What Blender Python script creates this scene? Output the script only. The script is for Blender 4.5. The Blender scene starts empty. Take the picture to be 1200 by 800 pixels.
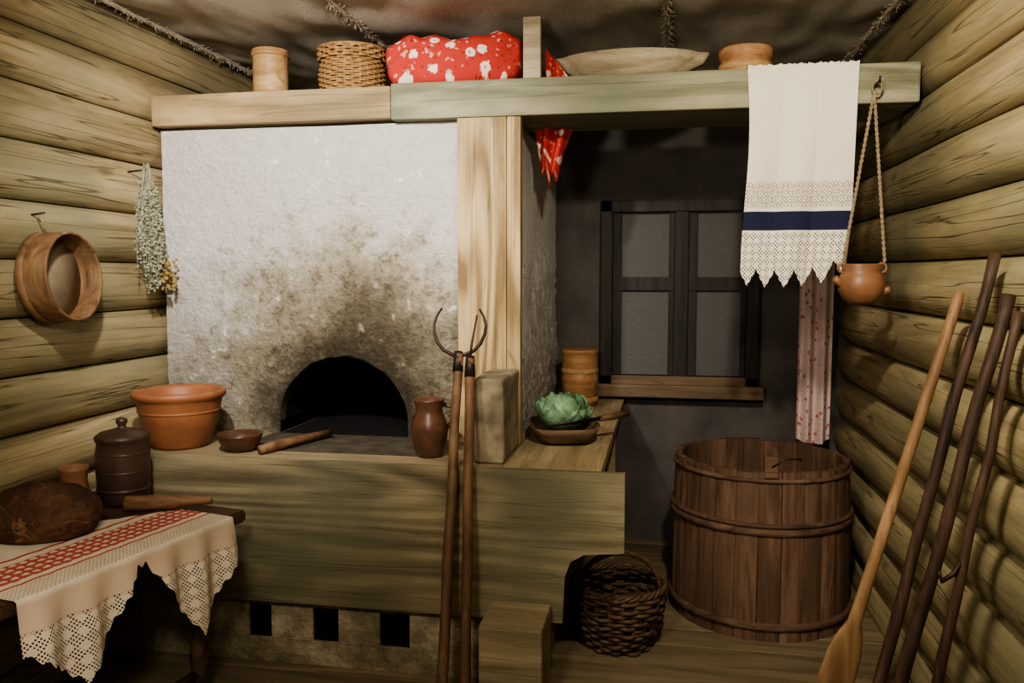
import bpy, bmesh, math, random
from mathutils import Vector, Matrix, noise
random.seed(7)
scene = bpy.context.scene
XL, XR, YB, YF, H, LZ = -2.32, 0.975, 5.0, -1.2, 2.75, 0.865
pi = math.pi

def C(r, g, b, a=1):
    f = lambda c: (c/255/12.92) if c/255 <= .04045 else ((c/255+.055)/1.055)**2.4
    r, g, b = f(r), f(g), f(b); y = .25*r+.65*g+.1*b; k = .89
    return (y+(r-y)*k, y+(g-y)*k, y+(b-y)*k, a)
def nz(x, y, z): return noise.noise(Vector((x, y, z)))

# ---------------------------------------------------------------- materials
class NT:
    def __init__(s, name, rough=.7, spec=.3, metal=0):
        s.m = bpy.data.materials.new(name); s.m.use_nodes = True
        s.t = s.m.node_tree; s.b = s.t.nodes['Principled BSDF']
        s.b.inputs['Roughness'].default_value = rough
        s.b.inputs['Specular IOR Level'].default_value = spec
        s.b.inputs['Metallic'].default_value = metal
    def n(s, typ, **kw):
        nd = s.t.nodes.new(typ)
        for k, v in kw.items(): setattr(nd, k, v)
        return nd
    def l(s, a, b): s.t.links.new(a, b)
    def set(s, sock, v):
        if hasattr(v, 'is_output'): s.l(v, sock)
        else: sock.default_value = v
    def pos(s): return s.n('ShaderNodeNewGeometry').outputs['Position']
    def uv(s): return s.n('ShaderNodeTexCoord').outputs['UV']
    def map(s, v, scale=(1,1,1), loc=(0,0,0), rot=(0,0,0)):
        m = s.n('ShaderNodeMapping'); s.l(v, m.inputs['Vector'])
        m.inputs['Scale'].default_value = scale; m.inputs['Location'].default_value = loc
        m.inputs['Rotation'].default_value = rot
        return m.outputs[0]
    def noise(s, v, scale=5, detail=5, rough=.55, dist=0):
        m = s.n('ShaderNodeTexNoise'); s.l(v, m.inputs['Vector'])
        m.inputs['Scale'].default_value = scale; m.inputs['Detail'].default_value = detail
        m.inputs['Roughness'].default_value = rough; m.inputs['Distortion'].default_value = dist
        return m.outputs['Fac']
    def vor(s, v, scale=5, feature='F1', rnd=1):
        m = s.n('ShaderNodeTexVoronoi', feature=feature); s.l(v, m.inputs['Vector'])
        m.inputs['Scale'].default_value = scale; m.inputs['Randomness'].default_value = rnd
        return m
    def ramp(s, f, stops):
        r = s.n('ShaderNodeValToRGB'); s.set(r.inputs[0], f)
        e = r.color_ramp.elements
        while len(e) < len(stops): e.new(.5)
        for i, (p, c) in enumerate(stops):
            e[i].position = p; e[i].color = c if len(c) == 4 else (*c, 1)
        return r.outputs[0]
    def bw(s, f, a, b, v0=0., v1=1.):
        return s.ramp(f, [(a, (v0,)*3), (b, (v1,)*3)])
    def mix(s, fac, a, b, mode='MIX'):
        m = s.n('ShaderNodeMix', data_type='RGBA', blend_type=mode)
        s.set(m.inputs[0], fac); s.set(m.inputs[6], a); s.set(m.inputs[7], b)
        return m.outputs[2]
    def math(s, op, a, b=0., c=0.):
        m = s.n('ShaderNodeMath', operation=op)
        s.set(m.inputs[0], a); s.set(m.inputs[1], b); s.set(m.inputs[2], c)
        return m.outputs[0]
    def sep(s, v):
        m = s.n('ShaderNodeSeparateXYZ'); s.l(v, m.inputs[0]); return m.outputs
    def comb(s, x, y, z=0.):
        m = s.n('ShaderNodeCombineXYZ')
        for i, q in enumerate((x, y, z)): s.set(m.inputs[i], q)
        return m.outputs[0]
    def bump(s, h, strength=.4, dist=.01):
        b = s.n('ShaderNodeBump'); s.l(h, b.inputs['Height'])
        b.inputs['Strength'].default_value = strength; b.inputs['Distance'].default_value = dist
        s.l(b.outputs[0], s.b.inputs['Normal'])
    def col(s, c): s.set(s.b.inputs['Base Color'], c); return s.m

def wood(name, dark, mid, light, axis='X', tint=None, tintamt=.5, rough=.65, bump=.4, scale=1., crack=.5, uvvar=False, knots=False, rings=0, rfreq=95., cw=.01):
    w = NT(name, rough, .25)
    p = w.pos()
    al, ac = .7*scale, 7*scale
    sc = {'X': (al, ac, ac), 'Y': (ac, al, ac), 'Z': (ac, ac, al)}[axis]
    if uvvar:
        u = w.sep(w.uv())[0]
        off = w.comb(w.math('MULTIPLY', u, 17.3), w.math('MULTIPLY', u, 31.7), w.math('MULTIPLY', u, 11.))
        va = w.n('ShaderNodeVectorMath', operation='ADD'); w.l(p, va.inputs[0]); w.l(off, va.inputs[1]); p2 = va.outputs[0]
    else: p2 = p
    n1 = w.noise(w.map(p2, sc), 1.6, 7, .6, 1.3)
    if rings:
        base = w.noise(w.map(p2, tuple(q*.35 for q in sc)), 1.2, 2, .4, .2)
        rg = w.math('SINE', w.math('MULTIPLY', base, rfreq))
        n1 = w.math('ADD', w.math('MULTIPLY', n1, .75), w.math('ADD', .125, w.math('MULTIPLY', rg, rings)))
    n2 = w.noise(w.map(p2, tuple(q*5 for q in sc)), 2.2, 5, .65, .4)
    big = w.noise(p2, 1.7*scale, 3, .5)
    c = w.ramp(n1, [(.3, dark), (.5, mid), (.68, light)])
    c = w.mix(w.bw(n2, .3, .7, .0, .5), c, w.mix(.45, c, dark))
    if tint: c = w.mix(w.bw(big, .4, .62, 0, tintamt), c, tint)
    cr = w.noise(w.map(p2, tuple(q*(.6 if q == al else 2.6) for q in sc)), 1.5, 2, .5, .3)
    crm = w.ramp(cr, [(.0, (0,0,0)), (.5-cw, (0,0,0)), (.5, (crack,)*3), (.5+cw, (0,0,0)), (1, (0,0,0))])
    c = w.mix(crm, c, tuple(q*.3 for q in dark[:3])+(1,))
    h = w.math('ADD', n2, w.math('MULTIPLY', n1, .8))
    h = w.math('SUBTRACT', h, crm)
    if knots:
        kv = w.vor(w.map(p2, {'X': (1.1, 2.6, 2.6), 'Y': (2.6, 1.1, 2.6), 'Z': (2.6, 2.6, 1.1)}[axis]), 1.3)
        km = w.ramp(kv.outputs['Distance'], [(0, (1,1,1)), (.05, (.8,.8,.8)), (.1, (0,0,0))])
        c = w.mix(w.math('MULTIPLY', km, .6), c, tuple(q*.4 for q in dark[:3])+(1,))
    if uvvar:
        wn = w.n('ShaderNodeTexWhiteNoise', noise_dimensions='1D'); w.l(u, wn.inputs['W'])
        c = w.mix(w.math('MULTIPLY', wn.outputs[0], .6), c, tuple(q*.7 for q in dark[:3])+(1,))
    w.bump(h, bump, .006)
    return w.col(c)

def clay(name, base, dark, rough=.45, speck=.4, spec=.4, scale=1):
    w = NT(name, rough, spec); p = w.pos()
    n = w.noise(p, 14*scale, 6, .6); b = w.noise(w.map(p, (1,1,3)), 4*scale, 3)
    c = w.mix(w.bw(n, .35, .7, 0, speck), base, dark)
    c = w.mix(w.bw(b, .45, .7, 0, .6), c, dark)
    w.bump(w.noise(w.map(p, (6, 6, 60)), 4, 3), .15, .004)
    return w.col(c)

def plain(name, c, c2=None, rough=.7, scale=30, metal=0, bump=.2, spec=.3):
    w = NT(name, rough, spec, metal); n = w.noise(w.pos(), scale, 5, .6)
    w.bump(n, bump, .004)
    return w.col(w.mix(w.bw(n, .3, .7), c, c2 or tuple(q*.6 for q in c[:3])+(1,)))

LOG = wood('log_wood_yellow', C(116,102,70), C(164,146,106), C(190,174,134), 'Y', C(120,118,88), .7, .65, .5, .7, .8, knots=True, cw=.011)
LOGR = wood('log_wood_right', C(114,102,70), C(160,144,104), C(186,170,128), 'Y', C(118,116,86), .65, .65, .5, .7, .8, knots=True, cw=.011)
BEAMG = wood('beam_wood_green', C(100,98,76), C(140,138,110), C(166,160,132), 'X', C(108,116,94), .8, .65, .4, 1., .4, knots=True, rings=.10)
BEAMY = wood('beam_wood_yellow', C(120,98,64), C(168,144,102), C(190,168,124), 'X', C(130,118,86), .6, .6, .4, 1., .4, knots=True, rings=.10)
PLANK = wood('ledge_plank_olive', C(86,79,58), C(126,115,86), C(150,138,106), 'X', C(90,92,70), .85, .65, .45, .8, .4, knots=True, rings=.11)
PLANKT = wood('ledge_top_wood', C(104,90,66), C(148,132,100), C(170,154,120), 'X', C(108,102,80), .6, .6, .35, .8, .4)
PLANKY = wood('bench_wood', C(108,92,64), C(158,138,100), C(182,162,122), 'Y', C(122,110,80), .6, .6, .35, .8, .4)
POST = wood('post_wood', C(122,98,60), C(172,148,102), C(194,170,124), 'Z', C(140,122,84), .5, .6, .45, .8, .6, knots=True, rings=.15, rfreq=120.)
FLOORM = wood('floor_wood', C(96,84,62), C(138,122,94), C(160,142,112), 'X', C(102,94,70), .5, .6, .3, .9, .5, uvvar=True)
DARKW = wood('dark_pole_wood', C(34,25,20), C(68,50,38), C(94,72,54), 'Z', None, 0, .55, .3, 1.2, .3)
POLEW = wood('fork_handle_wood', C(68,48,32), C(110,82,54), C(136,104,72), 'Z', C(72,52,36), .6, .55, .3, 1.2, .3)
PEELW = wood('peel_wood', C(104,76,48), C(146,112,74), C(170,136,96), 'Z', C(98,72,46), .6, .5, .3, 1., .3)
PINW = wood('pin_wood', C(78,54,36), C(120,88,60), C(142,108,78), 'X', None, 0, .55, .2, 1.3, .2)
TABLEW = wood('table_wood', C(44,32,24), C(82,62,46), C(108,84,62), 'X', C(50,38,28), .5, .45, .3, 1., .4)
BARRELW = wood('barrel_wood', C(74,52,40), C(122,92,72), C(154,122,98), 'Z', C(90,72,56), .6, .8, .45, 1.2, .5, uvvar=True)
HOOPW = wood('hoop_wood', C(60,44,34), C(98,74,58), C(124,98,78), 'X', None, 0, .75, .3)
BIRCH = wood('birch_bark', C(132,100,60), C(180,146,94), C(204,172,120), 'X', C(146,110,66), .6, .5, .2, 1.3, .4)
BIRCHR = wood('birch_bark_red', C(124,86,52), C(170,124,80), C(194,152,104), 'X', C(132,92,58), .6, .5, .2, 1.3, .4)
BOWLW = wood('carved_bowl_wood', C(140,126,100), C(180,166,136), C(202,188,158), 'X', C(150,136,108), .5, .6, .3, 1.2, .4)
TROUGHW = wood('trough_wood', C(66,50,36), C(106,84,60), C(132,106,78), 'X', None, 0, .65, .3)
SIEVEW = wood('sieve_rim_wood', C(72,52,34), C(118,88,58), C(146,114,80), 'Z', None, 0, .55, .2, 1.2, .2)
WICKD = plain('dark_wicker', C(106,82,58), C(56,42,30), .65, 40)
WICKL = plain('honey_wicker', C(174,134,80), C(112,80,46), .55, 60)
TERRA = clay('terracotta', C(154,96,58), C(108,68,42), .5, .4)
DARKCLAY = clay('dark_clay', C(76,56,44), C(42,32,27), .4, .5)
BROWNCLAY = clay('brown_clay', C(100,65,46), C(48,35,29), .3, .7)
MUGCLAY = clay('mug_clay', C(152,106,70), C(104,70,46), .5, .5)
POTCLAY = clay('hanging_pot_clay', C(136,92,60), C(82,58,42), .45, .5)
IRON = plain('wrought_iron', C(44,42,42), C(70,54,46), .5, 50, .6)
BREADM = NT('rye_crust', .75, .2); _p = BREADM.pos()
_n = BREADM.noise(_p, 9, 8, .62); _f = BREADM.noise(_p, 90, 5, .7); _b = BREADM.noise(_p, 5, 3, .5, .8)
_cr = BREADM.ramp(_b, [(0, (0,0,0)), (.485, (0,0,0)), (.5, (1,1,1)), (.515, (0,0,0)), (1, (0,0,0))])
BREADM.bump(BREADM.math('ADD', BREADM.math('SUBTRACT', _n, BREADM.math('MULTIPLY', _cr, .35)), BREADM.math('MULTIPLY', _f, .25)), .8, .014)
_c = BREADM.ramp(_n, [(.3, C(46,30,24)), (.5, C(72,47,34)), (.72, C(106,74,54))])
_c = BREADM.mix(BREADM.bw(_f, .55, .75, 0, .35), _c, C(150,124,98))
BREAD = BREADM.col(BREADM.mix(BREADM.math('MULTIPLY', _cr, .5), _c, C(150,112,78)))
SOOTSHADE = plain('oven_soot_niche_shade', C(16,14,12), C(8,7,6), .95, 12)
STONE = plain('rough_stone', C(92,84,70), C(56,50,42), .9, 14, bump=.8)
BLOCKM = plain('weathered_block', C(150,138,112), C(88,80,62), .9, 9, bump=1.)
GAPD = plain('gap_shade', C(36,29,19), C(22,18,13), .95, 40)  # paints the shade in the log seams; also colours the hidden backing slabs
ROPE = plain('jute_rope', C(160,144,114), C(104,88,64), .9, 120, bump=.8)
ROPED = plain('hemp_trim', C(196,184,162), C(130,118,98), .95, 90, bump=.8)

w = NT('stove_plaster', .92, .1); p = w.pos(); s = w.sep(p)
n = w.noise(p, 3.4, 9, .62); nf = w.noise(p, 60, 6, .7); nm = w.noise(p, 15, 8, .78)
def ell(cx, cz, rx, rz, a1, a2):
    dx = w.math('DIVIDE', w.math('SUBTRACT', s[0], cx), rx); dz = w.math('DIVIDE', w.math('SUBTRACT', s[2], cz), rz)
    d = w.math('SQRT', w.math('ADD', w.math('MULTIPLY', dx, dx), w.math('MULTIPLY', dz, dz)))
    d = w.math('ADD', d, w.math('MULTIPLY', w.math('SUBTRACT', n, .5), a1))
    return w.math('ADD', d, w.math('MULTIPLY', w.math('SUBTRACT', nm, .5), a2))
d = ell(-1.36, 1.15, .86, .76, .8, 1.0)
front = w.math('LESS_THAN', s[1], 3.7)
d = w.math('ADD', d, w.math('MULTIPLY', w.math('SUBTRACT', 1., front), 2.))
c = w.ramp(d, [(.15, C(112,103,84)), (.4, C(150,139,115)), (.68, C(192,182,160)), (.98, C(232,228,224))])
zl = w.math('DIVIDE', w.math('SUBTRACT', w.math('ADD', s[2], w.math('MULTIPLY', w.math('SUBTRACT', n, .5), .9)), .85), .8)
low = w.bw(zl, .05, .95, .65, 0)
c = w.mix(low, c, C(172,161,136))
off = w.math('MULTIPLY', w.math('SUBTRACT', 1., front), 2.)
d2 = ell(-1.42, .97, .48, .44, .4, .8)
c = w.mix(w.bw(w.math('ADD', d2, off), .66, 1.15, .80, 0), c, C(66,58,46))
d3 = ell(-1.30, 1.38, .30, .32, .5, 1.1)
c = w.mix(w.bw(w.math('ADD', d3, off), .3, 1.1, .45, 0), c, C(92,83,68))
pits = w.bw(nm, .37, .47, 1, 0)
c = w.mix(w.math('MULTIPLY', pits, w.math('ADD', .12, w.math('MULTIPLY', w.bw(d, .5, 1.4, 1, 0), .45))), c, C(112,103,84))
spk = w.bw(nm, .57, .72, 0, 1)
c = w.mix(w.math('MULTIPLY', w.math('MULTIPLY', spk, .3), w.bw(d, .3, 1.1, 1, 0)), c, C(196,188,170))
rgh = w.math('ADD', .4, w.math('MULTIPLY', w.bw(zl, .2, 1.3, 1, 0), .9))
hh = w.math('ADD', w.math('MULTIPLY', nf, .45), w.math('MULTIPLY', w.math('MULTIPLY', w.bw(nm, .3, .62), 1.1), rgh))
w.bump(w.math('ADD', hh, n), .9, .024)
PLASTER = w.col(c)
w = NT('base_plaster', .9, .2); p = w.pos(); n = w.noise(p, 6, 8, .7); nf = w.noise(p, 45, 5)
w.bump(w.math('ADD', n, nf), .8, .015)
BASEP = w.col(w.ramp(n, [(.3, C(88,80,62)), (.5, C(134,124,98)), (.7, C(176,166,142))]))
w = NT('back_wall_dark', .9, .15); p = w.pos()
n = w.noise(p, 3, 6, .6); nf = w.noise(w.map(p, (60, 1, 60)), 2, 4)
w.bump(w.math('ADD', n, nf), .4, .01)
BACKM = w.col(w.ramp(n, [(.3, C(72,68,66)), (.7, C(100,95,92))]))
w = NT('ceiling_burlap', .95, .1); p = w.pos(); n = w.noise(p, 2.5, 6, .6)
wv = w.noise(w.map(p, (140, 30, 1)), 2, 3); wv2 = w.noise(w.map(p, (30, 140, 1)), 2, 3)
wv = w.math('ADD', wv, wv2)
c = w.ramp(n, [(.3, C(180,172,157)), (.7, C(212,204,190))])
c = w.mix(w.bw(wv, .8, 1.0, 0, .4), c, C(146,136,120))
w.bump(wv, .5, .006)
BURLAP = w.col(c)
PANE = NT('window_gauze', .9, .2); p = PANE.pos()
g = PANE.noise(PANE.map(p, (150, 1, 30)), 2, 3)
PANE.bump(g, .15, .003); PANE = PANE.col(PANE.ramp(g, [(.35, C(80,80,80)), (.65, C(100,98,96))]))
FRAMED = wood('window_frame_wood', C(28,26,24), C(46,42,39), C(58,52,48), 'Z', None, 0, .6, .2)
SILLW = wood('window_sill_wood', C(76,60,44), C(106,86,64), C(122,102,78), 'X', None, 0, .6, .2)

def floral(name, base, fl, fl2, scale, r, dist=.02):
    w = NT(name, .85, .15)
    p = w.uv()
    vm = w.n('ShaderNodeVectorMath', operation='ADD'); w.l(p, vm.inputs[0])
    nn = w.n('ShaderNodeTexNoise'); w.l(p, nn.inputs['Vector']); nn.inputs['Scale'].default_value = scale*4
    sc = w.n('ShaderNodeVectorMath', operation='SCALE'); w.l(nn.outputs['Color'], sc.inputs[0]); sc.inputs['Scale'].default_value = dist
    w.l(sc.outputs[0], vm.inputs[1]); p = vm.outputs[0]
    a = w.vor(p, scale, rnd=.8).outputs['Distance']
    b = w.vor(w.map(p, loc=(.37, .61, 0)), scale*2.2, rnd=.9).outputs['Distance']
    g = w.vor(w.map(p, loc=(.11, .23, 0)), scale*3.1, rnd=1).outputs['Distance']
    c = w.mix(w.bw(g, r*.6, r*.6+.04, .7, 0), base, tuple(q*.35 for q in base[:3])+(1,))
    c = w.mix(w.bw(b, r*.8, r*.8+.04, .9, 0), c, fl2)
    c = w.mix(w.bw(a, r, r+.05, 1, 0), c, fl)
    c = w.mix(w.bw(a, r*.25, r*.25+.05, .8, 0), c, base)
    w.bump(w.noise(p, 300, 2), .15, .002)
    return w.col(c)
REDFL = floral('red_floral_cotton', C(180,50,40), C(222,208,192), C(200,158,132), 13, .27, .03)
PINKFL = floral('pink_floral_cotton', C(212,188,186), C(180,88,98), C(192,122,128), 22, .2, .012)

def lace_holes(w, u, v, f, thr):
    a = w.math('SINE', w.math('MULTIPLY', u, f)); b = w.math('SINE', w.math('MULTIPLY', v, f))
    return w.math('GREATER_THAN', w.math('MULTIPLY', a, b), thr)
def band(w, v, lo, hi): return w.math('MULTIPLY', w.math('GREATER_THAN', v, lo), w.math('LESS_THAN', v, hi))
w = NT('linen_towel', .9, .15); uv = w.sep(w.uv()); u, v = uv[0], uv[1]
c = w.mix(w.bw(w.noise(w.uv(), 7, 4), .35, .7, 0, .3), C(222,216,202), C(196,187,168))
navy = band(w, v, 1.775, 1.85)
c = w.mix(navy, c, C(34,38,66))
pat = band(w, v, 1.866, 1.965)
dm = w.math('SINE', w.math('ADD', w.math('MULTIPLY', u, 150), w.math('MULTIPLY', v, 150)))
dm2 = w.math('SINE', w.math('SUBTRACT', w.math('MULTIPLY', u, 150), w.math('MULTIPLY', v, 150)))
dd = w.math('GREATER_THAN', w.math('MULTIPLY', dm, dm2), .15)
c = w.mix(w.math('MULTIPLY', w.math('MULTIPLY', pat, dd), .5), c, C(130,116,98))
low = w.math('LESS_THAN', v, 1.768)
dl = w.math('MULTIPLY', w.math('SINE', w.math('MULTIPLY', w.math('ADD', u, v), 95)), w.math('SINE', w.math('MULTIPLY', w.math('SUBTRACT', u, v), 95)))
h1 = w.math('MULTIPLY', low, w.math('MULTIPLY', lace_holes(w, u, v, 420, .35), w.math('GREATER_THAN', dl, -.2)))
h2 = w.math('MULTIPLY', w.math('MULTIPLY', pat, w.math('SUBTRACT', 1., dd)), lace_holes(w, u, v, 420, .5))
w.l(w.math('SUBTRACT', 1., w.math('MAXIMUM', h1, h2)), w.b.inputs['Alpha'])
w.bump(w.noise(w.map(w.uv(), (500, 500, 1)), 1, 2), .2, .002)
TOWELM = w.col(c)
w = NT('embroidered_tablecloth', .9, .15); uv = w.sep(w.uv()); u, v = uv[0], uv[1]
c = w.mix(w.bw(w.noise(w.uv(), 9, 4), .35, .7, 0, .4), C(212,200,180), C(180,164,142))
red = band(w, v, .13, .27)
st = w.math('SINE', w.math('MULTIPLY', v, 190)); zig = w.math('SINE', w.math('ADD', w.math('MULTIPLY', u, 170), w.math('MULTIPLY', st, 1.)))
rp = w.math('GREATER_THAN', w.math('ADD', st, w.math('MULTIPLY', zig, .8)), -.55)
c = w.mix(w.math('MULTIPLY', w.math('MULTIPLY', red, rp), .9), c, C(168,48,44))
red2 = band(w, v, .305, .318); c = w.mix(red2, c, C(168,48,44))
red3 = band(w, v, .095, .105); c = w.mix(red3, c, C(168,48,44))
b3 = band(w, v, -.10, -.015); c = w.mix(w.math('MULTIPLY', b3, .45), c, C(188,152,122))
lo = w.math('LESS_THAN', v, -.09)
dia = w.math('MULTIPLY', w.math('SINE', w.math('MULTIPLY', w.math('ADD', u, v), 75)), w.math('SINE', w.math('MULTIPLY', w.math('SUBTRACT', u, v), 75)))
hole = w.math('MULTIPLY', lo, w.math('MULTIPLY', lace_holes(w, u, v, 480, .3), w.math('GREATER_THAN', dia, -.25)))
net = w.math('MULTIPLY', band(w, v, .0, .09), lace_holes(w, u, v, 420, .3))
c = w.mix(w.math('MULTIPLY', net, .55), c, C(120,100,80))
w.l(w.math('SUBTRACT', 1., hole), w.b.inputs['Alpha'])
CLOTHM = w.col(c)
CABB = NT('cabbage_leaf', .55, .3); p = CABB.pos(); n = CABB.noise(p, 18, 5); vn = CABB.vor(p, 16, 'DISTANCE_TO_EDGE').outputs['Distance']
CABB.bump(CABB.math('ADD', n, vn), .5, .012)
CABB = CABB.col(CABB.mix(CABB.bw(vn, 0, .05, .4, 0), CABB.ramp(n, [(.3, C(72,110,76)), (.7, C(116,152,114))]), C(158,182,146)))
HERB = plain('dried_herb', C(168,168,144), C(108,110,86), .9, 60)
HERBY = plain('dried_yellow_flower', C(168,144,78), C(118,98,50), .9, 60)
NETM = NT('sieve_mesh', .8, .2); p = NETM.pos(); s = NETM.sep(p)
g = NETM.math('MULTIPLY', NETM.math('SINE', NETM.math('MULTIPLY', s[1], 1300)), NETM.math('SINE', NETM.math('MULTIPLY', s[2], 1300)))
NETM = NETM.col(NETM.mix(NETM.bw(g, -.3, .3), NETM.ramp(NETM.noise(p, 9, 4), [(.3, C(130,116,94)), (.7, C(168,152,124))]), C(104,88,66)))

# ---------------------------------------------------------------- mesh builder
class MB:
    def __init__(s, name): s.name = name; s.v = []; s.f = []; s.mi = []; s.sm = []; s.uv = []; s.mats = []
    def m(s, mat):
        if mat not in s.mats: s.mats.append(mat)
        return s.mats.index(mat)
    def add(s, vs, fs, mat, smooth=True, uvs=None):
        o = len(s.v); s.v += [Vector(q) for q in vs]; k = s.m(mat)
        s.uv += uvs if uvs else [(0, 0)]*len(vs)
        for f in fs: s.f.append([i+o for i in f]); s.mi.append(k); s.sm.append(smooth)
    def bm(s, b, mat, smooth=False, M=None):
        b.verts.ensure_lookup_table(); b.verts.index_update()
        s.add([(M @ q.co if M else q.co.copy()) for q in b.verts], [[q.index for q in f.verts] for f in b.faces], mat, smooth); b.free()
    def box(s, x0, x1, y0, y1, z0, z1, mat, bev=.006, M=None, uvr=None, rough=0):
        b = bmesh.new(); bmesh.ops.create_cube(b, size=1)
        for q in b.verts: q.co = Vector(((x0+x1)/2+q.co.x*(x1-x0), (y0+y1)/2+q.co.y*(y1-y0), (z0+z1)/2+q.co.z*(z1-z0)))
        if bev: bmesh.ops.bevel(b, geom=b.edges[:], offset=bev, segments=2, affect='EDGES', profile=.6)
        if rough:
            bmesh.ops.subdivide_edges(b, edges=[e for e in b.edges if e.calc_length() > .05], cuts=10, use_grid_fill=True)
            for q in b.verts:
                c = q.co.copy(); f = min(1, (c.z-z0)*40)
                q.co += Vector((nz(c.x*9, c.y*9, c.z*9), nz(c.x*9+5, c.y*9, c.z*9), nz(c.x*9, c.y*9+7, c.z*9)))*rough*f
        n0 = len(s.v); s.bm(b, mat, bool(rough), M)
        if uvr is not None:
            for i in range(n0, len(s.v)): s.uv[i] = (uvr, 0)
    def lathe(s, prof, mat, seg=48, M=Matrix(), wob=0, seed=0):
        vs = []; fs = []
        for (r, z) in prof:
            for j in range(seg):
                a = 2*pi*j/seg; rr = r*(1+wob*nz(math.cos(a)*1.3+seed, math.sin(a)*1.3, z*4))
                vs.append(M @ Vector((rr*math.cos(a), rr*math.sin(a), z)))
        for i in range(len(prof)-1):
            for j in range(seg):
                a, b = i*seg+j, i*seg+(j+1) % seg
                fs.append([a, b, b+seg, a+seg])
        s.add(vs, fs, mat)
    def tube(s, pts, rad, mat, seg=8, closed=False, ref=None):
        pts = [Vector(q) for q in pts]; n = len(pts); vs = []; fs = []
        side = Vector(ref) if ref else None
        for i, q in enumerate(pts):
            if closed: t = pts[(i+1) % n]-pts[i-1]
            else: t = pts[min(i+1, n-1)]-pts[max(i-1, 0)]
            t.normalize()
            if side is None: side = t.orthogonal()
            sd = (Vector(ref) if ref else side); sd = sd-t*sd.dot(t); sd.normalize(); side = sd
            up = t.cross(sd)
            r = rad[i] if isinstance(rad, (list, tuple)) and not (len(rad) == 2 and n != 2 and not isinstance(rad[0], tuple)) else rad
            ra, rb = r if isinstance(r, tuple) else (r, r)
            for j in range(seg):
                a = 2*pi*j/seg; vs.append(q+sd*(ra*math.cos(a))+up*(rb*math.sin(a)))
        m = n if closed else n-1
        for i in range(m):
            for j in range(seg):
                a, b = i*seg+j, i*seg+(j+1) % seg
                c, d = ((i+1) % n)*seg+(j+1) % seg, ((i+1) % n)*seg+j
                fs.append([a, b, c, d])
        if not closed: fs.append(list(range(seg))[::-1]); fs.append([(n-1)*seg+j for j in range(seg)])
        s.add(vs, fs, mat)
    def grid(s, fn, nu, nv, mat, uvfn=None, smooth=True):
        vs = []; uvs = []; fs = []
        for i in range(nu+1):
            for j in range(nv+1):
                vs.append(fn(i/nu, j/nv)); uvs.append(uvfn(i/nu, j/nv) if uvfn else (i/nu, j/nv))
        for i in range(nu):
            for j in range(nv):
                a = i*(nv+1)+j; fs.append([a, a+1, a+nv+2, a+nv+1])
        s.add(vs, fs, mat, smooth, uvs)
    def weave(s, cx, cy, prof, rows, stakes, r, mat, amp=None, wob=0):
        amp = r*.9 if amp is None else amp
        for k in range(rows):
            R, z = prof(k/(rows-1)); pts = []
            N = stakes*4
            for j in range(N):
                a = 2*pi*j/N
                rr = R+amp*math.sin(a*stakes/2+(pi if k % 2 else 0))+wob*nz(a, k*.7, 1)
                pts.append((cx+rr*math.cos(a), cy+rr*math.sin(a), z+wob*.6*nz(a*2, k*.3, 5)))
            s.tube(pts, r, mat, 5, True)
        for j in range(stakes):
            a = 2*pi*j/stakes
            s.tube([(cx+prof(t/6)[0]*math.cos(a), cy+prof(t/6)[0]*math.sin(a), prof(t/6)[1]) for t in range(7)], r*.8, mat, 5)
    def done(s):
        c = Vector([(min(q[i] for q in s.v)+max(q[i] for q in s.v))/2 for i in range(3)])
        me = bpy.data.meshes.new(s.name); me.from_pydata([q-c for q in s.v], [], s.f)
        for m in s.mats: me.materials.append(m)
        me.polygons.foreach_set('material_index', s.mi); me.polygons.foreach_set('use_smooth', s.sm)
        ul = me.uv_layers.new(name='UVMap')
        for l in me.loops: ul.data[l.index].uv = s.uv[l.vertex_index]
        me.update(); o = bpy.data.objects.new(s.name, me); o.location = c
        scene.collection.objects.link(o); return o

T = Matrix.Translation
def R(a, ax): return Matrix.Rotation(math.radians(a), 4, ax)

# ---------------------------------------------------------------- room shell
def logwall(name, xface, inward, mat):
    b = MB(name); ny = 150
    base = .12-.22; lh = .22; vs = []; fs = []; gs = []
    per = 16; nlog = 13; D = .085
    zs = []
    for kk in range(nlog):
        for q in range(per+1):
            t = q/per; zs.append((kk, .5-.5*math.cos(pi*t)))
    for i in range(ny+1):
        y = YF+(YB-YF)*i/ny
        for (kk, t) in zs:
            jog = .012*nz(y*.45, (kk+round(t))*3.1, 0)
            z = base+lh*(kk+t)+jog
            prof = max(0., 1-(2*t-1)**2)**.5
            bulge = D*(.12+.88*prof) if 0.001 < t < .999 else 0
            bulge += .009*nz(y*1.3, kk*5.7, t*1.5)-.007
            vs.append((xface-inward*D+inward*bulge, y, max(0, min(z, H+.02))))
    nzs = len(zs)
    for i in range(ny):
        for j in range(nzs-1):
            a = i*nzs+j; q = [a, a+1, a+nzs+1, a+nzs] if inward < 0 else [a, a+nzs, a+nzs+1, a+1]
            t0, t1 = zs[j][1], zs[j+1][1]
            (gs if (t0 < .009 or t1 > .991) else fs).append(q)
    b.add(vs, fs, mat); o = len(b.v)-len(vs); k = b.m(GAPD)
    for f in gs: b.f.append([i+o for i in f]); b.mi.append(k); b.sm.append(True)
    x0, x1 = sorted((xface-inward*(D+.02), xface-inward*.2))
    b.box(x0, x1, YF, YB, 0, H+.02, GAPD, 0)
    return b.done()
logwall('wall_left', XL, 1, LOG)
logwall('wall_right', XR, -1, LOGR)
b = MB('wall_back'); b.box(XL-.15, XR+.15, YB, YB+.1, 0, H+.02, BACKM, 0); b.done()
b = MB('wall_front'); b.box(XL-.15, XR+.15, YF-.1, YF, 0, H+.02, LOG, 0); b.done()
b = MB('floor')
y = YF
i = 0
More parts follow.
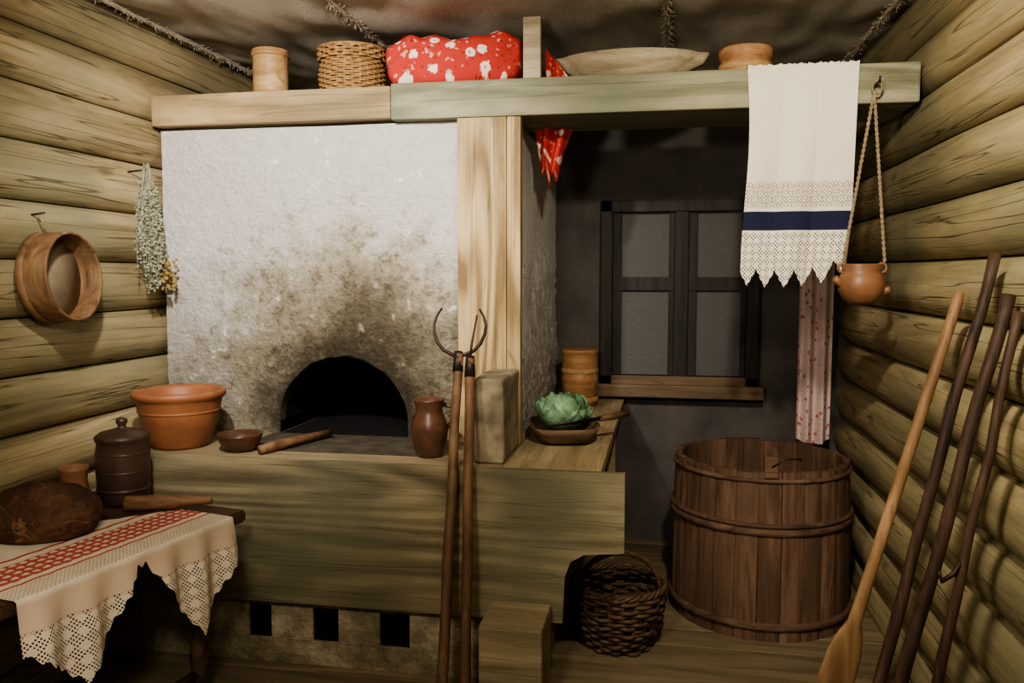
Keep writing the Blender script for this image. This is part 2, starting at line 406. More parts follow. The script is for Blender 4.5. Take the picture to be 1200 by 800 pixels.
while y < YB:
    b.box(XL-.15, XR+.15, y, min(y+.17, YB)-.003, -.04, 0, FLOORM, .003, uvr=i*.37+.1); y += .17; i += 1
b.box(XL-.15, XR+.15, YF, YB, -.1, -.04, GAPD, 0)
b.done()
ropes = [XL+.02, -1.38, 0.0, XR-.02]
b = MB('ceiling')
def cz(x, y):
    for a, c in zip(ropes[:-1], ropes[1:]):
        if a <= x <= c: t = (x-a)/(c-a); sg = math.sin(pi*t); break
    else: sg = 0; t = 0
    wr = .018*math.sin(y*8+nz(x*2, y, 0)*4)*(1-sg)+.016*nz(x*3, y*2.2, 4)+.014*nz(x*9, y*3, 2)
    return H-.030*sg+wr*.9
b.grid(lambda u, v: (XL-.1+(XR-XL+.2)*u, YF+(YB-YF)*v, cz(XL-.1+(XR-XL+.2)*u, YF+(YB-YF)*v)), 150, 170, BURLAP)
b.box(XL-.15, XR+.15, YF, YB, H+.05, H+.1, GAPD, 0)
b.done()
for k, x in enumerate(ropes):
    b = MB('trim_%d' % (k+1)); pts = []; N = 160
    off = -.03 if k in (0, 3) else -.02
    sx = (.025 if k == 0 else -.025 if k == 3 else 0)
    for i in range(N):
        y = .3+(YB-.35)*i/(N-1); pts.append((x+.006*nz(y*3, k, 0)+sx, y, H+off+.006*nz(y*4, k, 3)))
    b.tube(pts, [.011+.004*nz(i*.9, k, 1) for i in range(N)], ROPED, 8)
    for i in range(900):
        y = random.uniform(.8, YB-.1); a = random.uniform(0, 2*pi); L = random.uniform(.015, .04)
        p0 = Vector((x+sx, y, H+off)); d = Vector((math.cos(a), random.uniform(-.8, .8), math.sin(a)*.7-.2))
        b.tube([p0, p0+d*L], .0014, ROPED, 3)
    b.done()

# window
b = MB('window_1')
x0, x1, z0, z1 = -.365, .54, .92, 2.03
yb = YB-.002
b.box(x0, x1, yb-.03, yb, z0, z1, PANE, 0)
for a in ((x0, x0+.07, z0, z1), (x1-.07, x1, z0, z1), (x0, x1, z1-.07, z1), (x0, x1, z0, z0+.09)):
    b.box(a[0], a[1], yb-.09, yb, a[2], a[3], FRAMED, .006)
b.box(.06, .14, yb-.08, yb, z0+.05, z1-.05, FRAMED, .006)
for (a, c) in ((x0+.07, .06), (.14, x1-.07)):
    b.box(a, c, yb-.06, yb, 1.505, 1.585, FRAMED, .004)
    for q in ((a, a+.05), (c-.03, c)): b.box(q[0], q[1], yb-.055, yb, z0+.05, z1-.05, FRAMED, .004)
b.box(x0+.07, x1-.07, yb-.10, yb-.06, z0+.01, z0+.09, SILLW, .004)
b.box(x0-.03, x1+.03, yb-.13, yb, z0-.035, z0+.04, SILLW, .008)
b.done()

# ---------------------------------------------------------------- stove
LT = LZ+.001
b = MB('russian_stove')
ax0, ax1, sx0, sx1 = -1.75, -1.124, XL+.012, -.645
cx = (ax0+ax1)/2; rw = (ax1-ax0)/2; hh = .36; ZT = 2.262
YS = 3.58; YS2 = 4.3
def archz(x):
    t = (x-cx)/rw
    if abs(t) >= 1: return LT
    return LT+.05+(hh-.05)*math.sqrt(1-t*t)
NX, NZ = 330, 290
cols = [sx0+(sx1-sx0)*i/NX for i in range(NX+1)]
for e in (ax0, ax1):
    k = min(range(NX+1), key=lambda i: abs(cols[i]-e)); cols[k] = e
def relief(x, z):
    lowr = max(0, min(1, (1.9-z)/.8)); r = .008*nz(x*3, z*3, 0)
    m = nz(x*13, z*13, 3); f = nz(x*31, z*31, 8)
    r += (.003+.007*lowr)*max(m, -.05)+(.003+.007*lowr)*max(f, 0)+(.001+.0025*lowr)*nz(x*70, z*70, 4)
    return r
vs = []; fs = []
for x in cols:
    z0_ = archz(x)
    if z0_ > LT: z0_ += .012*nz(x*16, 0, 9)
    for j in range(NZ+1):
        z = z0_+(ZT-z0_)*j/NZ
        vs.append((x, YS-.004-relief(x, z)+(.012 if (j == 0 and z0_ > LT) else 0), z))
for i in range(NX):
    for j in range(NZ):
        a = i*(NZ+1)+j; fs.append([a, a+NZ+1, a+NZ+2, a+1])
b.add(vs, fs, PLASTER)
arch = [(ax0, LT)]+[(cx-rw*math.cos(pi*i/40), archz(cx-rw*math.cos(pi*i/40)*.9999)) for i in range(41)]+[(ax1, LT)]
n = len(arch)
for (ya, yb_, m) in ((YS-.004, YS+.06, PLASTER), (YS+.06, YS2, SOOTSHADE)):
    b.add([(x, ya, z) for x, z in arch]+[(x, yb_, z) for x, z in arch], [[i, i+n, i+1+n, i+1] for i in range(n-1)], m, True)
b.box(sx0, ax0, YS+.01, YS2, LT, ZT, PLASTER, 0)
b.box(ax1, sx1, YS+.01, YS2, LT, ZT, PLASTER, 0)
b.box(ax0, ax1, YS+.01, YS2, LT+hh+.02, ZT, PLASTER, 0)
b.box(sx0, sx1, YS2, YB-.01, LT, ZT, PLASTER, .0)
b.box(ax0-.05, ax1+.05, YS2-.02, YS2-.001, LT, LT+.4, SOOTSHADE, 0)
b.grid(lambda u, v: (sx1+.006+relief((YS+.06+(YB-.02-YS-.06)*u), LT+(ZT-LT)*v)*1.6, YS+.02+(YB-.02-YS-.02)*u, LT+(ZT-LT)*v), 150, 130, PLASTER)
b.done()
b = MB('stove_base')
YBS = 3.10
nich = [(-1.672, -1.572), (-1.39, -1.28), (-1.105, -.98)]
xs = [XL+.012]+[q for p_ in nich for q in p_]+[-.44]
b.box(XL+.012, -.44, YBS, YB-.01, .245, LZ-.056, BASEP, .004)
b.box(XL+.012, -.44, YBS, YB-.01, .0, .105, BASEP, .004)
for i in range(0, len(xs), 2): b.box(xs[i], xs[i+1], YBS, YB-.01, .10, .25, BASEP, .0)
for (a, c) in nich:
    b.box(a-.01, c+.01, YBS+.15, YBS+.17, .09, .26, SOOTSHADE, 0)  # near-black niche lining: darkness of the recess painted in
    for q in ((a-.001, a+.003), (c-.003, c+.001)): b.box(q[0], q[1], YBS+.012, YBS+.16, .104, .246, SOOTSHADE, 0)
    b.box(a, c, YBS+.012, YBS+.16, .1045, .108, SOOTSHADE, 0)
    b.box(a, c, YBS+.012, YBS+.16, .242, .2455, SOOTSHADE, 0)
b.done()
YL = 3.06
b = MB('hearth_ledge')
b.box(XL+.03, -.602, YL+.022, YS+.72, LZ-.05, LZ, PLANKT, .005)
b.box(-1.78, -.95, YL+.14, YS+.02, LZ-.01, LZ+.0005, STONE, 0)
b.box(-1.745, -1.13, YS+.0, YS+.7, LZ-.01, LZ+.0008, SOOTSHADE, 0)
b.done()
b = MB('ledge_front_plank')
po = [(XL+.03, .28), (-.36, .28), (-.352, .46), (-.33, .52), (-.28, .55), (-.13, .565), (-.13, LZ), (XL+.03, LZ)]
def extr(b, po, y0, y1, mat):
    n = len(po); vs = [(x, y0, z) for x, z in po]+[(x, y1, z) for x, z in po]
    b.add(vs, [list(range(n)), [i+n for i in range(n)][::-1]]+[[i, i+n, (i+1) % n+n, (i+1) % n] for i in range(n)], mat, False)
extr(b, po, YL-.012, YL+.02, PLANK)
b.done()
b = MB('side_bench')
b.box(-.60, -.22, YL+.022, YB-.02, LZ-.05, LZ-.0005, PLANKY, .005)
b.done()
b = MB('bench_leg'); b.box(-.30, -.25, 4.6, 4.66, 0, LZ-.051, PLANKY, .006); b.done()
b = MB('plastered_block')
b.box(-.72, -.602, 3.12, 3.485, LT, 1.2, BLOCKM, .012, rough=.006)
b.box(-.79, -.722, 3.32, 3.485, LT, 1.03, BLOCKM, .012, rough=.006)
b.done()
b = MB('wooden_post'); b.box(-.873, -.66, 3.495, 3.553, LT, 2.262, POST, .005); b.box(-.659, -.60, 3.50, 3.553, LT, 2.262, POST, .005)
b.done()
b = MB('shelf_beam')
b.box(XL+.0, -1.175, 3.52, 3.94, 2.275, 2.415, BEAMY, .012)
b.box(-1.17, XR-.01, 3.505, 3.94, 2.265, 2.42, BEAMG, .01)
b.done()

# ---------------------------------------------------------------- things on the shelf
SZ = 2.421
b = MB('birch_bark_canister'); M = T((-1.825, 3.72, SZ-.006))
b.lathe([(0, 0), (.08, 0), (.083, .01), (.081, .03), (.081, .2), (.084, .205), (.084, .225), (.078, .228), (.07, .222), (0, .222)], BIRCH, 40, M)
for z in (.02, .205): b.lathe([(.082, z-.012), (.087, z-.01), (.087, z+.01), (.082, z+.012)], BIRCHR, 40, M)
b.done()
b = MB('wicker_box')
b.weave(-1.43, 3.74, lambda t: (.135+.012*math.sin(t*pi), SZ+.004+.145*t), 14, 26, .006, WICKL)
b.weave(-1.43, 3.74, lambda t: (.150, SZ+.158+.04*t), 4, 26, .0065, WICKL)
for k in range(14):
    r = .150*(1-k/14)+.004; b.tube([(-1.43+r*math.cos(a*pi/20), 3.74+r*math.sin(a*pi/20), SZ+.205+.012*(k/14)) for a in range(40)], .0065, WICKL, 5, True)
b.lathe([(0, .002), (.13, .002), (.135, .19), (0, .2)], WICKL, 30, T((-1.43, 3.74, SZ)))
b.done()
b = MB('red_floral_bundle')
def sup(u, v):
    th = (u-.5)*2*pi; ph = (v-.5)*pi
    sg = lambda q, e: math.copysign(abs(q)**e, q)
    x = sg(math.cos(ph), .45)*sg(math.cos(th), .4); y = sg(math.cos(ph), .5)*sg(math.sin(th), .5); z = sg(math.sin(ph), .5)
    X = -.93+.31*x*(1+.03*z); Y = 3.72+.14*y; Z = SZ+.118+.118*z
    up = max(0, z+.2)
    Z += up*(.024*abs(x)**3-.014+.009*math.sin(X*17+1))
    q = nz(X*3, Z*3, 1)*5
    fold = math.sin((X*26+Z*30)+q)*.5+math.sin(X*60-Z*20+q*1.4)*.3+abs(math.sin(X*14-Z*22+q))*.6
    Y += .017*fold*abs(y)*(.5+.5*abs(x))+.012*nz(X*8, Z*8, 1); Z += (.008*nz(X*13, Y*11, Z*4)+.006*math.sin(X*45+Y*30))*up
    X += .012*nz(Y*9, Z*9, 7)
    return (X, Y, max(min(Z, 2.69), SZ))
b.grid(sup, 160, 80, REDFL, lambda u, v: (sup(u, v)[0]+sup(u, v)[1]*.5, sup(u, v)[2]+sup(u, v)[1]*.9))
b.grid(lambda u, v: (-.515+.10*u, 3.64+.02*math.sin(u*9)+.03*v, SZ+.001+.15*(1-v)*(1-.8*u)), 20, 10, REDFL, lambda u, v: (.17*u, .14*v))
b.done()
b = MB('upright_board'); b.box(-.595, -.52, 3.53, 3.565, SZ, 2.675, BOWLW, .005); b.done()
def eltray(b, cx, cy, cz_, a, c, h, th, mat, flare=.75, ears=0, M=None, sq=1.):
    prof = [(0, 0), (.5*flare, 0), (flare, .12*h), (.93, .65*h), (1.0, h), (.96, h), (.88, .65*h), (flare*.85, .2*h+th), (0, th+.05*h)]
    vs = []; fs = []; seg = 56
    sg = lambda q: math.copysign(abs(q)**sq, q)
    for (r, z) in prof:
        for j in range(seg):
            t = 2*pi*j/seg; x = a*r*sg(math.cos(t)); y = c*r*sg(math.sin(t))
            if ears and abs(math.cos(t)) > .96 and z > .6*h: x *= 1+ears
            q = Vector((cx+x, cy+y, cz_+z+(.003*nz(t, r, z*9) if z > 0 else 0)))
            vs.append(M @ q if M else q)
    for i in range(len(prof)-1):
        for j in range(seg):
            p_, q_ = i*seg+j, i*seg+(j+1) % seg; fs.append([p_, q_, q_+seg, p_+seg])
    b.add(vs, fs, mat)
b = MB('carved_dough_bowl'); eltray(b, -.155, 3.735, SZ, .30, .17, .115, .012, BOWLW, .6, .12); b.done()
b = MB('round_bark_box'); M = T((.325, 3.70, SZ))
b.lathe([(0, 0), (.105, 0), (.107, .01), (.105, .075), (.111, .078), (.112, .115), (.106, .12), (0, .12)], BIRCHR, 44, M)
b.lathe([(.109, .03), (.112, .034), (.112, .05), (.109, .054)], BIRCH, 44, M)
b.done()

b = MB('red_hanging_cloth')
def rc(u, v):
    x = -.59+.17*u*(1-.45*v)+.02*v; y = 3.83+.03*math.sin(u*14+v*2)+.02*v
    z = 2.262-(.13+.10*math.sin(u*2.3+.4)*1.+.03*math.sin(u*17))*v
    return (x, y, z)
b.grid(rc, 40, 16, REDFL, lambda u, v: (.2*u, .27*v)); b.done()

# ---------------------------------------------------------------- towel
b = MB('linen_towel')
tx0, tx1 = .315, .735
top_len = .16
def tw(u, v):
    ph = (u*5.5+.15) % 1; tooth = abs(ph-.5)*2
    sc = .07*(1-tooth)**.9+.008*abs(math.sin(u*5.5*pi*5))
    zb = 1.635-.02*math.sin(u*pi*.9)+.035*u*u+.03*(u > .8)*(u-.8)*5-sc
    L = 2.428-zb; s_ = v*(top_len+L)
    if s_ < top_len:
        return (tx0+(tx1-tx0)*u+.0, 3.505+top_len-s_-.012, 2.4245+.0015*math.sin(u*20))
    z = 2.428-(s_-top_len); k = (2.428-z)/.85
    x = tx0+(tx1-tx0)*u - k*.02*u + .012*(1-u)*math.sin(k*5)
    x = x-.035*u*max(0, k-.75)*2
    y = 3.486-.012*abs(math.sin(u*9+.5))*min(1, k*2)-.018*k*(1+math.sin(u*13+k*2))/2-.004*(1-min(1, k*20))
    return (x, y, z)
def twuv(u, v): q = tw(u, v); return (u*.45, q[2]+(.5 if q[2] > 2.42 else 0))
b.grid(tw, 220, 130, TOWELM, twuv); b.done()

# hanging wash pot
b = MB('hanging_wash_pot'); px, py, pz = .745, 3.375, 1.485; M = T((px, py, pz))
b.lathe([(0, 0), (.04, .0), (.064, .018), (.084, .055), (.086, .085), (.076, .115), (.066, .13), (.078, .152), (.075, .156), (.06, .13), (.07, .1), (.075, .06), (.05, .02), (0, .012)], POTCLAY, 44, M, .06)
b.tube([(px-.07, py-.01, pz+.075), (px-.092, py-.015, pz+.092), (px-.102, py-.02, pz+.102)], [.02, .015, .013], POTCLAY, 12)
b.tube([(px+.07, py-.01, pz+.05), (px+.092, py-.015, pz+.058), (px+.10, py-.02, pz+.06)], [.02, .015, .013], POTCLAY, 12)
for sx in (-1, 1): b.tube([(px+sx*.07+math.cos(a*pi/4)*.018, py, pz+.14+math.sin(a*pi/4)*.018) for a in range(8)], .006, POTCLAY, 8, True)
top = Vector((.785, 3.455, 2.30))
def rope(b, a, c, r=.0055, mat=ROPE):
    a, c = Vector(a), Vector(c); N = 90
    for ph in (0, pi):
        b.tube([a.lerp(c, i/N)+Vector((math.cos(i*1.1+ph)*r*.6, math.sin(i*1.1+ph)*r*.6, 0)) for i in range(N+1)], r*.75, mat, 6)
rope(b, top, (px-.07, py, pz+.16)); rope(b, top, (px+.08, py, pz+.16))
b.tube([top+Vector((math.cos(a*pi/5)*.018+.01, 0, math.sin(a*pi/5)*.025+.015)) for a in range(10)], .005, ROPE, 6, True)
b.tube([top+Vector((.012, .05, .03)), top+Vector((.012, -.03, .035)), top+Vector((.012, -.035, .05))], .004, IRON, 8)
b.done()

# pink floral cloth in the corner
b = MB('pink_floral_towel')
b.grid(lambda u, v: (.735+.185*u, 4.78+.03*math.sin(u*15)*(.4+.6*v)+.02*u, 1.85-1.16*v-.03*math.sin(u*3)*v), 60, 40, PINKFL, lambda u, v: (u*.3, v*1.2))
b.tube([(.80, 4.99, 1.86), (.83, 4.77, 1.86)], .012, FRAMED, 8)
b.done()

# ---------------------------------------------------------------- tub
b = MB('wooden_tub'); bx, by, br, bh = .468, 4.07, .412, .745
NS = 26
def brad(t): return br*(1.0-.035*t+.015*math.sin(t*pi))
for i in range(NS):
    a0 = 2*pi*i/NS+.004; a1 = 2*pi*(i+1)/NS-.004; hj = random.uniform(-.006, .006); rj = random.uniform(-.003, .003)
    vs = []; fs = []; NZ_, NA = 8, 4
    for k in range(NZ_+1):
        t = k/NZ_; z = .0+(bh+hj)*t; ring = []
        for j in range(NA+1):
            a = a0+(a1-a0)*j/NA; e = -.004 if j in (0, NA) else 0
            ring.append((bx+(brad(t)+rj+e)*math.cos(a), by+(brad(t)+rj+e)*math.sin(a), z))
        for j in range(NA, -1, -1):
            a = a0+(a1-a0)*j/NA; ring.append((bx+(brad(t)-.032)*math.cos(a), by+(brad(t)-.032)*math.sin(a), z))
        vs += ring
    n = 2*(NA+1)
    for k in range(NZ_):
        for j in range(n): fs.append([k*n+j, k*n+(j+1) % n, (k+1)*n+(j+1) % n, (k+1)*n+j])
    fs.append([NZ_*n+j for j in range(n)])
    b.add(vs, fs, BARRELW, False, [(i*.173+.05, 0)]*len(vs))
M = T((bx, by, 0))
b.lathe([(0, .09), (br-.03, .09), (br-.03, .11), (0, .11)], BARRELW, 48, M)
def hoop(z, hgt, th=.009, mat=HOOPW):
    r0 = brad(z/bh)+.002; r1 = brad((z+hgt)/bh)+.002
    b.lathe([(r0-.004, z), (r0+th, z+.003), (r0+th*1.2, z+hgt*.5), (r1+th, z+hgt-.003), (r1-.004, z+hgt)], mat, 90, M)
hoop(.47, .034); hoop(.505, .02); hoop(.05, .035); hoop(.70, .02, .006)
b.box(bx-.03, bx+.03, by-br+.0, by-br+.03, bh-.02, bh+.075, HOOPW, .008)
b.tube([(bx, by-br+.0, bh+.03), (bx+.06, by-br-.005, bh+.07), (bx+.13, by-br+.05, bh+.06), (bx+.15, by-br+.2, bh+.02)], .004, IRON, 6)
b.done()

# ---------------------------------------------------------------- floor basket
b = MB('wicker_basket'); qx, qy = -.175, 3.54
bp = lambda t: (.135+.065*math.sin(t*pi*.5), .012+.255*t)
b.weave(qx, qy, bp, 15, 22, .009, WICKD, None, .014)
b.lathe([(0, .01), (.12, .01), (.13, .02), (0, .022)], WICKD, 30, T((qx, qy, 0)))
for ph in range(3):
    b.tube([(qx+(.198+.008*math.cos(a*.9+ph*2.1))*math.cos(a*pi/40), qy+(.198+.008*math.cos(a*.9+ph*2.1))*math.sin(a*pi/40), .272+.01*math.sin(a*.9+ph*2.1)) for a in range(80)], .008, WICKD, 6, True)
    b.tube([(qx+.195*math.cos(a*pi/30)*.9, qy+.05*math.cos(a*pi/30)+.008*math.sin(a*.8+ph*2.1), .24+.16*math.sin(a*pi/30)+.008*math.cos(a*.8+ph*2.1)) for a in range(31)], .007, WICKD, 6)
b.done()

b = MB('wooden_step_block')
b.box(-.63, -.40, 2.79, 3.035, 0, .36, PLANKT, .012)
b.done()

# ---------------------------------------------------------------- poles on the right wall
def pole(name, top, bot, r0, r1, mat, extra=None):
    b = MB(name); top, bot = Vector(top), Vector(bot); N = 20
    pts = [top.lerp(bot, i/N)+Vector((.008*nz(i*.3, top.y*7, 0), .008*nz(i*.3, top.y*5, 3), 0)) for i in range(N+1)]
    b.tube(pts, [r0+(r1-r0)*i/N+.0015*nz(i*.8, top.y, 1) for i in range(N+1)], mat, 12)
    if extra: extra(b, pts)
    return b.done()
b = MB('bread_peel'); tp, bt = Vector((.935, 2.88, 1.545)), Vector((.50, 2.76, .01))
sh = [(0, .012, .012), (.02, .017, .017), (.3, .018, .018), (.62, .020, .018), (.70, .024, .016), (.73, .045, .012), (.77, .060, .010), (.85, .066, .009), (.96, .064, .007), (1., .05, .004)]
b.tube([tp.lerp(bt, q[0]) for q in sh], [(q[1], q[2]) for q in sh], PEELW, 16, ref=(1, .25, .3)); b.done()
pole('oven_pole', (.94, 2.62, 1.66), (.57, 2.55, .0), .016, .018, DARKW)
pole('oven_pole', (.945, 2.53, 1.545), (.60, 2.47, .0), .018, .019, DARKW)
def hook(b, pts):
    q = pts[9]; b.tube([q, q+Vector((-.03, -.01, -.05)), q+Vector((-.06, -.015, -.07)), q+Vector((-.07, -.02, -.04))], [.008, .008, .007, .005], IRON, 8)
pole('oven_poker', (.945, 2.455, 1.50), (.69, 2.40, .0), .013, .015, DARKW, hook)

def uhvat(name, bot, top, ang, sc=1., hand=POLEW, horns=True):
    b = MB(name); bot, top = Vector(bot), Vector(top); N = 14
    d = (top-bot).normalized()
    b.tube([bot.lerp(top, i/N)+Vector((.006*nz(i*.4, bot.x*9, 0), 0, 0)) for i in range(N+1)], [.021-.003*(i/N) for i in range(N+1)], hand, 12)
    side = Matrix.Rotation(ang, 3, d) @ (Vector((1, .15, 0))-d*Vector((1, .15, 0)).dot(d)).normalized()
    b.tube([top-d*.07, top+d*.01], [.021, .017], IRON, 12)
    if horns:
        for sgn in (-1, 1):
            sh = [(0, -.01), (.03, .0), (.06, .015), (.085, .045), (.1, .085), (.102, .12), (.092, .155), (.074, .185)]
            P = [top+side*(sgn*x*sc)+d*(z*sc) for x, z in sh]
            b.tube(P, [.008, .008, .007, .007, .006, .006, .005, .004], IRON, 8)
    else:
        P = [top+d*-.01, top+d*.05+side*.004, top+d*.11+side*.014, top+d*.17+side*.024]
        b.tube(P, [.006, .005, .004, .003], IRON, 8)
    return b.done()
uhvat('oven_fork', (-.757, 2.735, 0), (-.785, 3.15, 1.29), 0)
uhvat('oven_poker', (-.675, 2.765, 0), (-.722, 3.08, 1.28), 0, 1, POLEW, False)

# ---------------------------------------------------------------- ledge pottery
PZ = LZ+.002
b = MB('terracotta_bowl'); M = T((-2.04, 3.23, PZ))
b.lathe([(0, 0), (.11, 0), (.12, .01), (.145, .08), (.165, .15), (.175, .195), (.18, .208), (.192, .218), (.192, .238), (.182, .243), (.17, .23), (.16, .19), (.135, .09), (.10, .025), (0, .02)], TERRA, 64, M)
b.lathe([(.162, .148), (.168, .152), (.169, .157), (.166, .162)], TERRA, 64, M); b.done()
b = MB('small_dark_bowl'); M = T((-1.735, 3.18, PZ))
b.lathe([(0, 0), (.05, 0), (.07, .015), (.085, .04), (.092, .065), (.094, .072), (.088, .072), (.078, .045), (.05, .02), (0, .015)], BROWNCLAY, 44, M); b.done()
b = MB('wooden_stick'); b.tube([(-1.61, 3.11, LZ+.023), (-1.575, 3.2, LZ+.026), (-1.53, 3.33, LZ+.026), (-1.47, 3.50, LZ+.026)], [.018, .021, .018, .016], PINW, 12); b.done()
b = MB('clay_jug'); M = T((-.925, 3.22, PZ))
b.lathe([(0, 0), (.05, 0), (.055, .01), (.070, .06), (.076, .1), (.069, .145), (.056, .175), (.054, .195), (.062, .225), (.064, .232), (.058, .232), (.048, .195), (.05, .17), (.06, .12), (.05, .03), (0, .02)], BROWNCLAY, 48, M)
b.tube([(-.925+.05, 3.24, LZ+.21), (-.925+.09, 3.25, LZ+.2), (-.925+.1, 3.25, LZ+.16), (-.925+.068, 3.245, LZ+.115)], .009, BROWNCLAY, 8); b.done()

M = T((-.43, 3.66, PZ)) @ R(12, 'Z')
b = MB('wooden_trough'); eltray(b, 0, 0, 0, .155, .2, .075, .012, TROUGHW, .8, .0, M, .6); b.done()
b = MB('cabbage_head'); cc = Vector((-.44, 3.68, LZ+.128))
bb = bmesh.new(); bmesh.ops.create_icosphere(bb, subdivisions=4, radius=.088)
for q in bb.verts: q.co *= 1+.08*nz(q.co.x*14, q.co.y*14, q.co.z*14); q.co.z *= .8
b.bm(bb, CABB, True, T(cc))
for k in range(9):
    a = k*2.4
    Rm = R(math.degrees(a), 'Z') @ R(35+18*(k % 3), 'Y')
    def leaf(u, v, k=k, Rm=Rm):
        r = .094+.006*(k % 3)+.016*v*v; th = (u-.5)*2.0*(.4+.6*math.sin(pi*min(1, v*.8+.15))); ph = v*1.7-.3
        q = Vector((math.cos(ph)*r*math.cos(th), r*math.sin(th)*1.05, math.sin(ph)*r))+Vector((0, 0, .008*math.sin(u*17+k)*v))
        q = Rm @ q; q.z *= .85; return cc+q
    b.grid(leaf, 16, 12, CABB)
b.done()
b = MB('kitchen_knife')
b.tube([(-.46, 3.46, LZ+.096), (-.35, 3.55, LZ+.1), (-.27, 3.62, LZ+.106)], [(.003, .004), (.022, .0025), (.024, .003)], IRON, 10, ref=(.5, -.6, 0.5))
b.tube([(-.27, 3.62, LZ+.106), (-.21, 3.67, LZ+.11), (-.15, 3.73, LZ+.116)], [.013, .016, .014], POLEW, 10); b.done()
b = MB('bark_tub'); M = T((-.46, 4.68, LZ+.0))
b.lathe([(0, 0), (.1, 0), (.1, .13), (.104, .135), (.104, .16), (.1, .165), (.1, .29), (.104, .295), (.104, .315), (.09, .315), (0, .31)], BIRCHR, 40, M)
for z in (.02, .18): b.lathe([(.1, z), (.106, z+.005), (.106, z+.025), (.1, z+.03)], BIRCH, 40, M)
b.done()

# ---------------------------------------------------------------- left wall: sieve, herbs
b = MB('flour_sieve'); M = T((-2.305, 2.80, 1.585)) @ R(4, 'Z') @ R(86, 'Y')
b.lathe([(.155, 0), (.168, 0), (.170, .005), (.170, .115), (.167, .12), (.160, .12), (.158, .115), (.158, .01), (.155, 0)], SIEVEW, 72, M)
b.lathe([(0, .03), (.158, .03), (.158, .033), (0, .034)], NETM, 60, M)
b.lathe([(.169, .0), (.174, .002), (.174, .028), (.169, .03)], SIEVEW, 72, M)
b.tube([(-2.30, 2.80, 1.75), (-2.29, 2.78, 1.79), (-2.31, 2.775, 1.825)], .003, ROPE, 6)
b.tube([(-2.36, 2.775, 1.82), (-2.28, 2.775, 1.83)], .004, IRON, 6)
b.done()
b = MB('dried_herb_bundle')
hx, hy, hz = -2.245, 3.36, 2.03
b.tube([(-2.35, hy, hz+.02), (-2.24, hy, hz+.03)], .004, IRON, 6)
for i in range(90):
    a = random.uniform(0, 2*pi); sp = random.uniform(.1, 1); L = random.uniform(.3, .52)
    ex = Vector((hx+abs(.0+.05*sp*math.cos(a)), hy+.105*sp*math.sin(a), hz-L)); p0 = Vector((hx+.012*math.cos(a), hy+.012*math.sin(a), hz+random.uniform(-.02, .06)))
    mid = p0.lerp(ex, .5)+Vector((.015*math.cos(a), .03*math.sin(a), 0))
    P = [p0, p0.lerp(mid, .5), mid, mid.lerp(ex, .5), ex]
    b.tube(P, .0018, HERB, 4)
    for k in range(34):
        t = .2+.8*k/34; q = mid.lerp(ex, (t-.5)*2) if t > .5 else p0.lerp(mid, t*2)
        d = Vector((random.uniform(-1, 1), random.uniform(-1, 1), random.uniform(-1, .2))).normalized()*random.uniform(.01, .024)
        s_ = d.orthogonal().normalized()*.0045
        b.add([q-s_, q+d*.5+s_*1.2, q+d, q+d*.5-s_*1.4], [[0, 1, 2, 3]], HERB)
for i in range(60):
    c0 = Vector((hx+random.uniform(.0, .06), hy+.08+random.uniform(-.05, .05), hz-.43+random.uniform(-.07, .07)))
    bb = bmesh.new(); bmesh.ops.create_icosphere(bb, subdivisions=1, radius=random.uniform(.006, .012)); b.bm(bb, HERBY, True, T(c0))
b.tube([(hx+.018*math.cos(a*pi/6), hy+.018*math.sin(a*pi/6), hz-.03) for a in range(12)], .004, ROPE, 6, True)
b.done()

# ---------------------------------------------------------------- table
TZ = .72
b = MB('dining_table')
cor = [(-1.53, 2.84), (-2.30, 2.985), (-2.30, 1.62), (-1.77, 1.62)]
bm_ = bmesh.new(); vs = [bm_.verts.new((x, y, TZ-.045)) for x, y in cor]+[bm_.verts.new((x, y, TZ)) for x, y in cor]
bm_.faces.new(vs[:4]); bm_.faces.new(vs[4:][::-1])
for i in range(4): bm_.faces.new([vs[i], vs[i+4], vs[(i+1) % 4+4], vs[(i+1) % 4]])
bmesh.ops.recalc_face_normals(bm_, faces=bm_.faces[:]); bmesh.ops.bevel(bm_, geom=bm_.edges[:], offset=.008, segments=2, affect='EDGES')
b.bm(bm_, TABLEW)
def leg(x, y):
    b.lathe([(0, 0), (.022, 0), (.026, .02), (.018, .06), (.026, .12), (.032, .2), (.024, .3), (.018, .34), (.03, .37), (.03, .39), (.02, .42), (.03, .5), (.033, .54)], TABLEW, 20, T((x, y, 0)))
    b.box(x-.032, x+.032, y-.032, y+.032, .54, TZ-.044, TABLEW, .004)
for x, y in ((-1.66, 2.70), (-2.22, 2.76), (-1.85, 1.72), (-2.22, 1.72)): leg(x, y)
b.box(-2.22, -1.66, 2.70, 2.73, .58, TZ-.045, TABLEW, .003)
b.tube([(-1.66, 2.70, .64), (-1.85, 1.72, .64)], .03, TABLEW, 8)
b.tube([(-1.66, 2.70, .14), (-1.85, 1.72, .14)], .018, TABLEW, 8)
b.done()

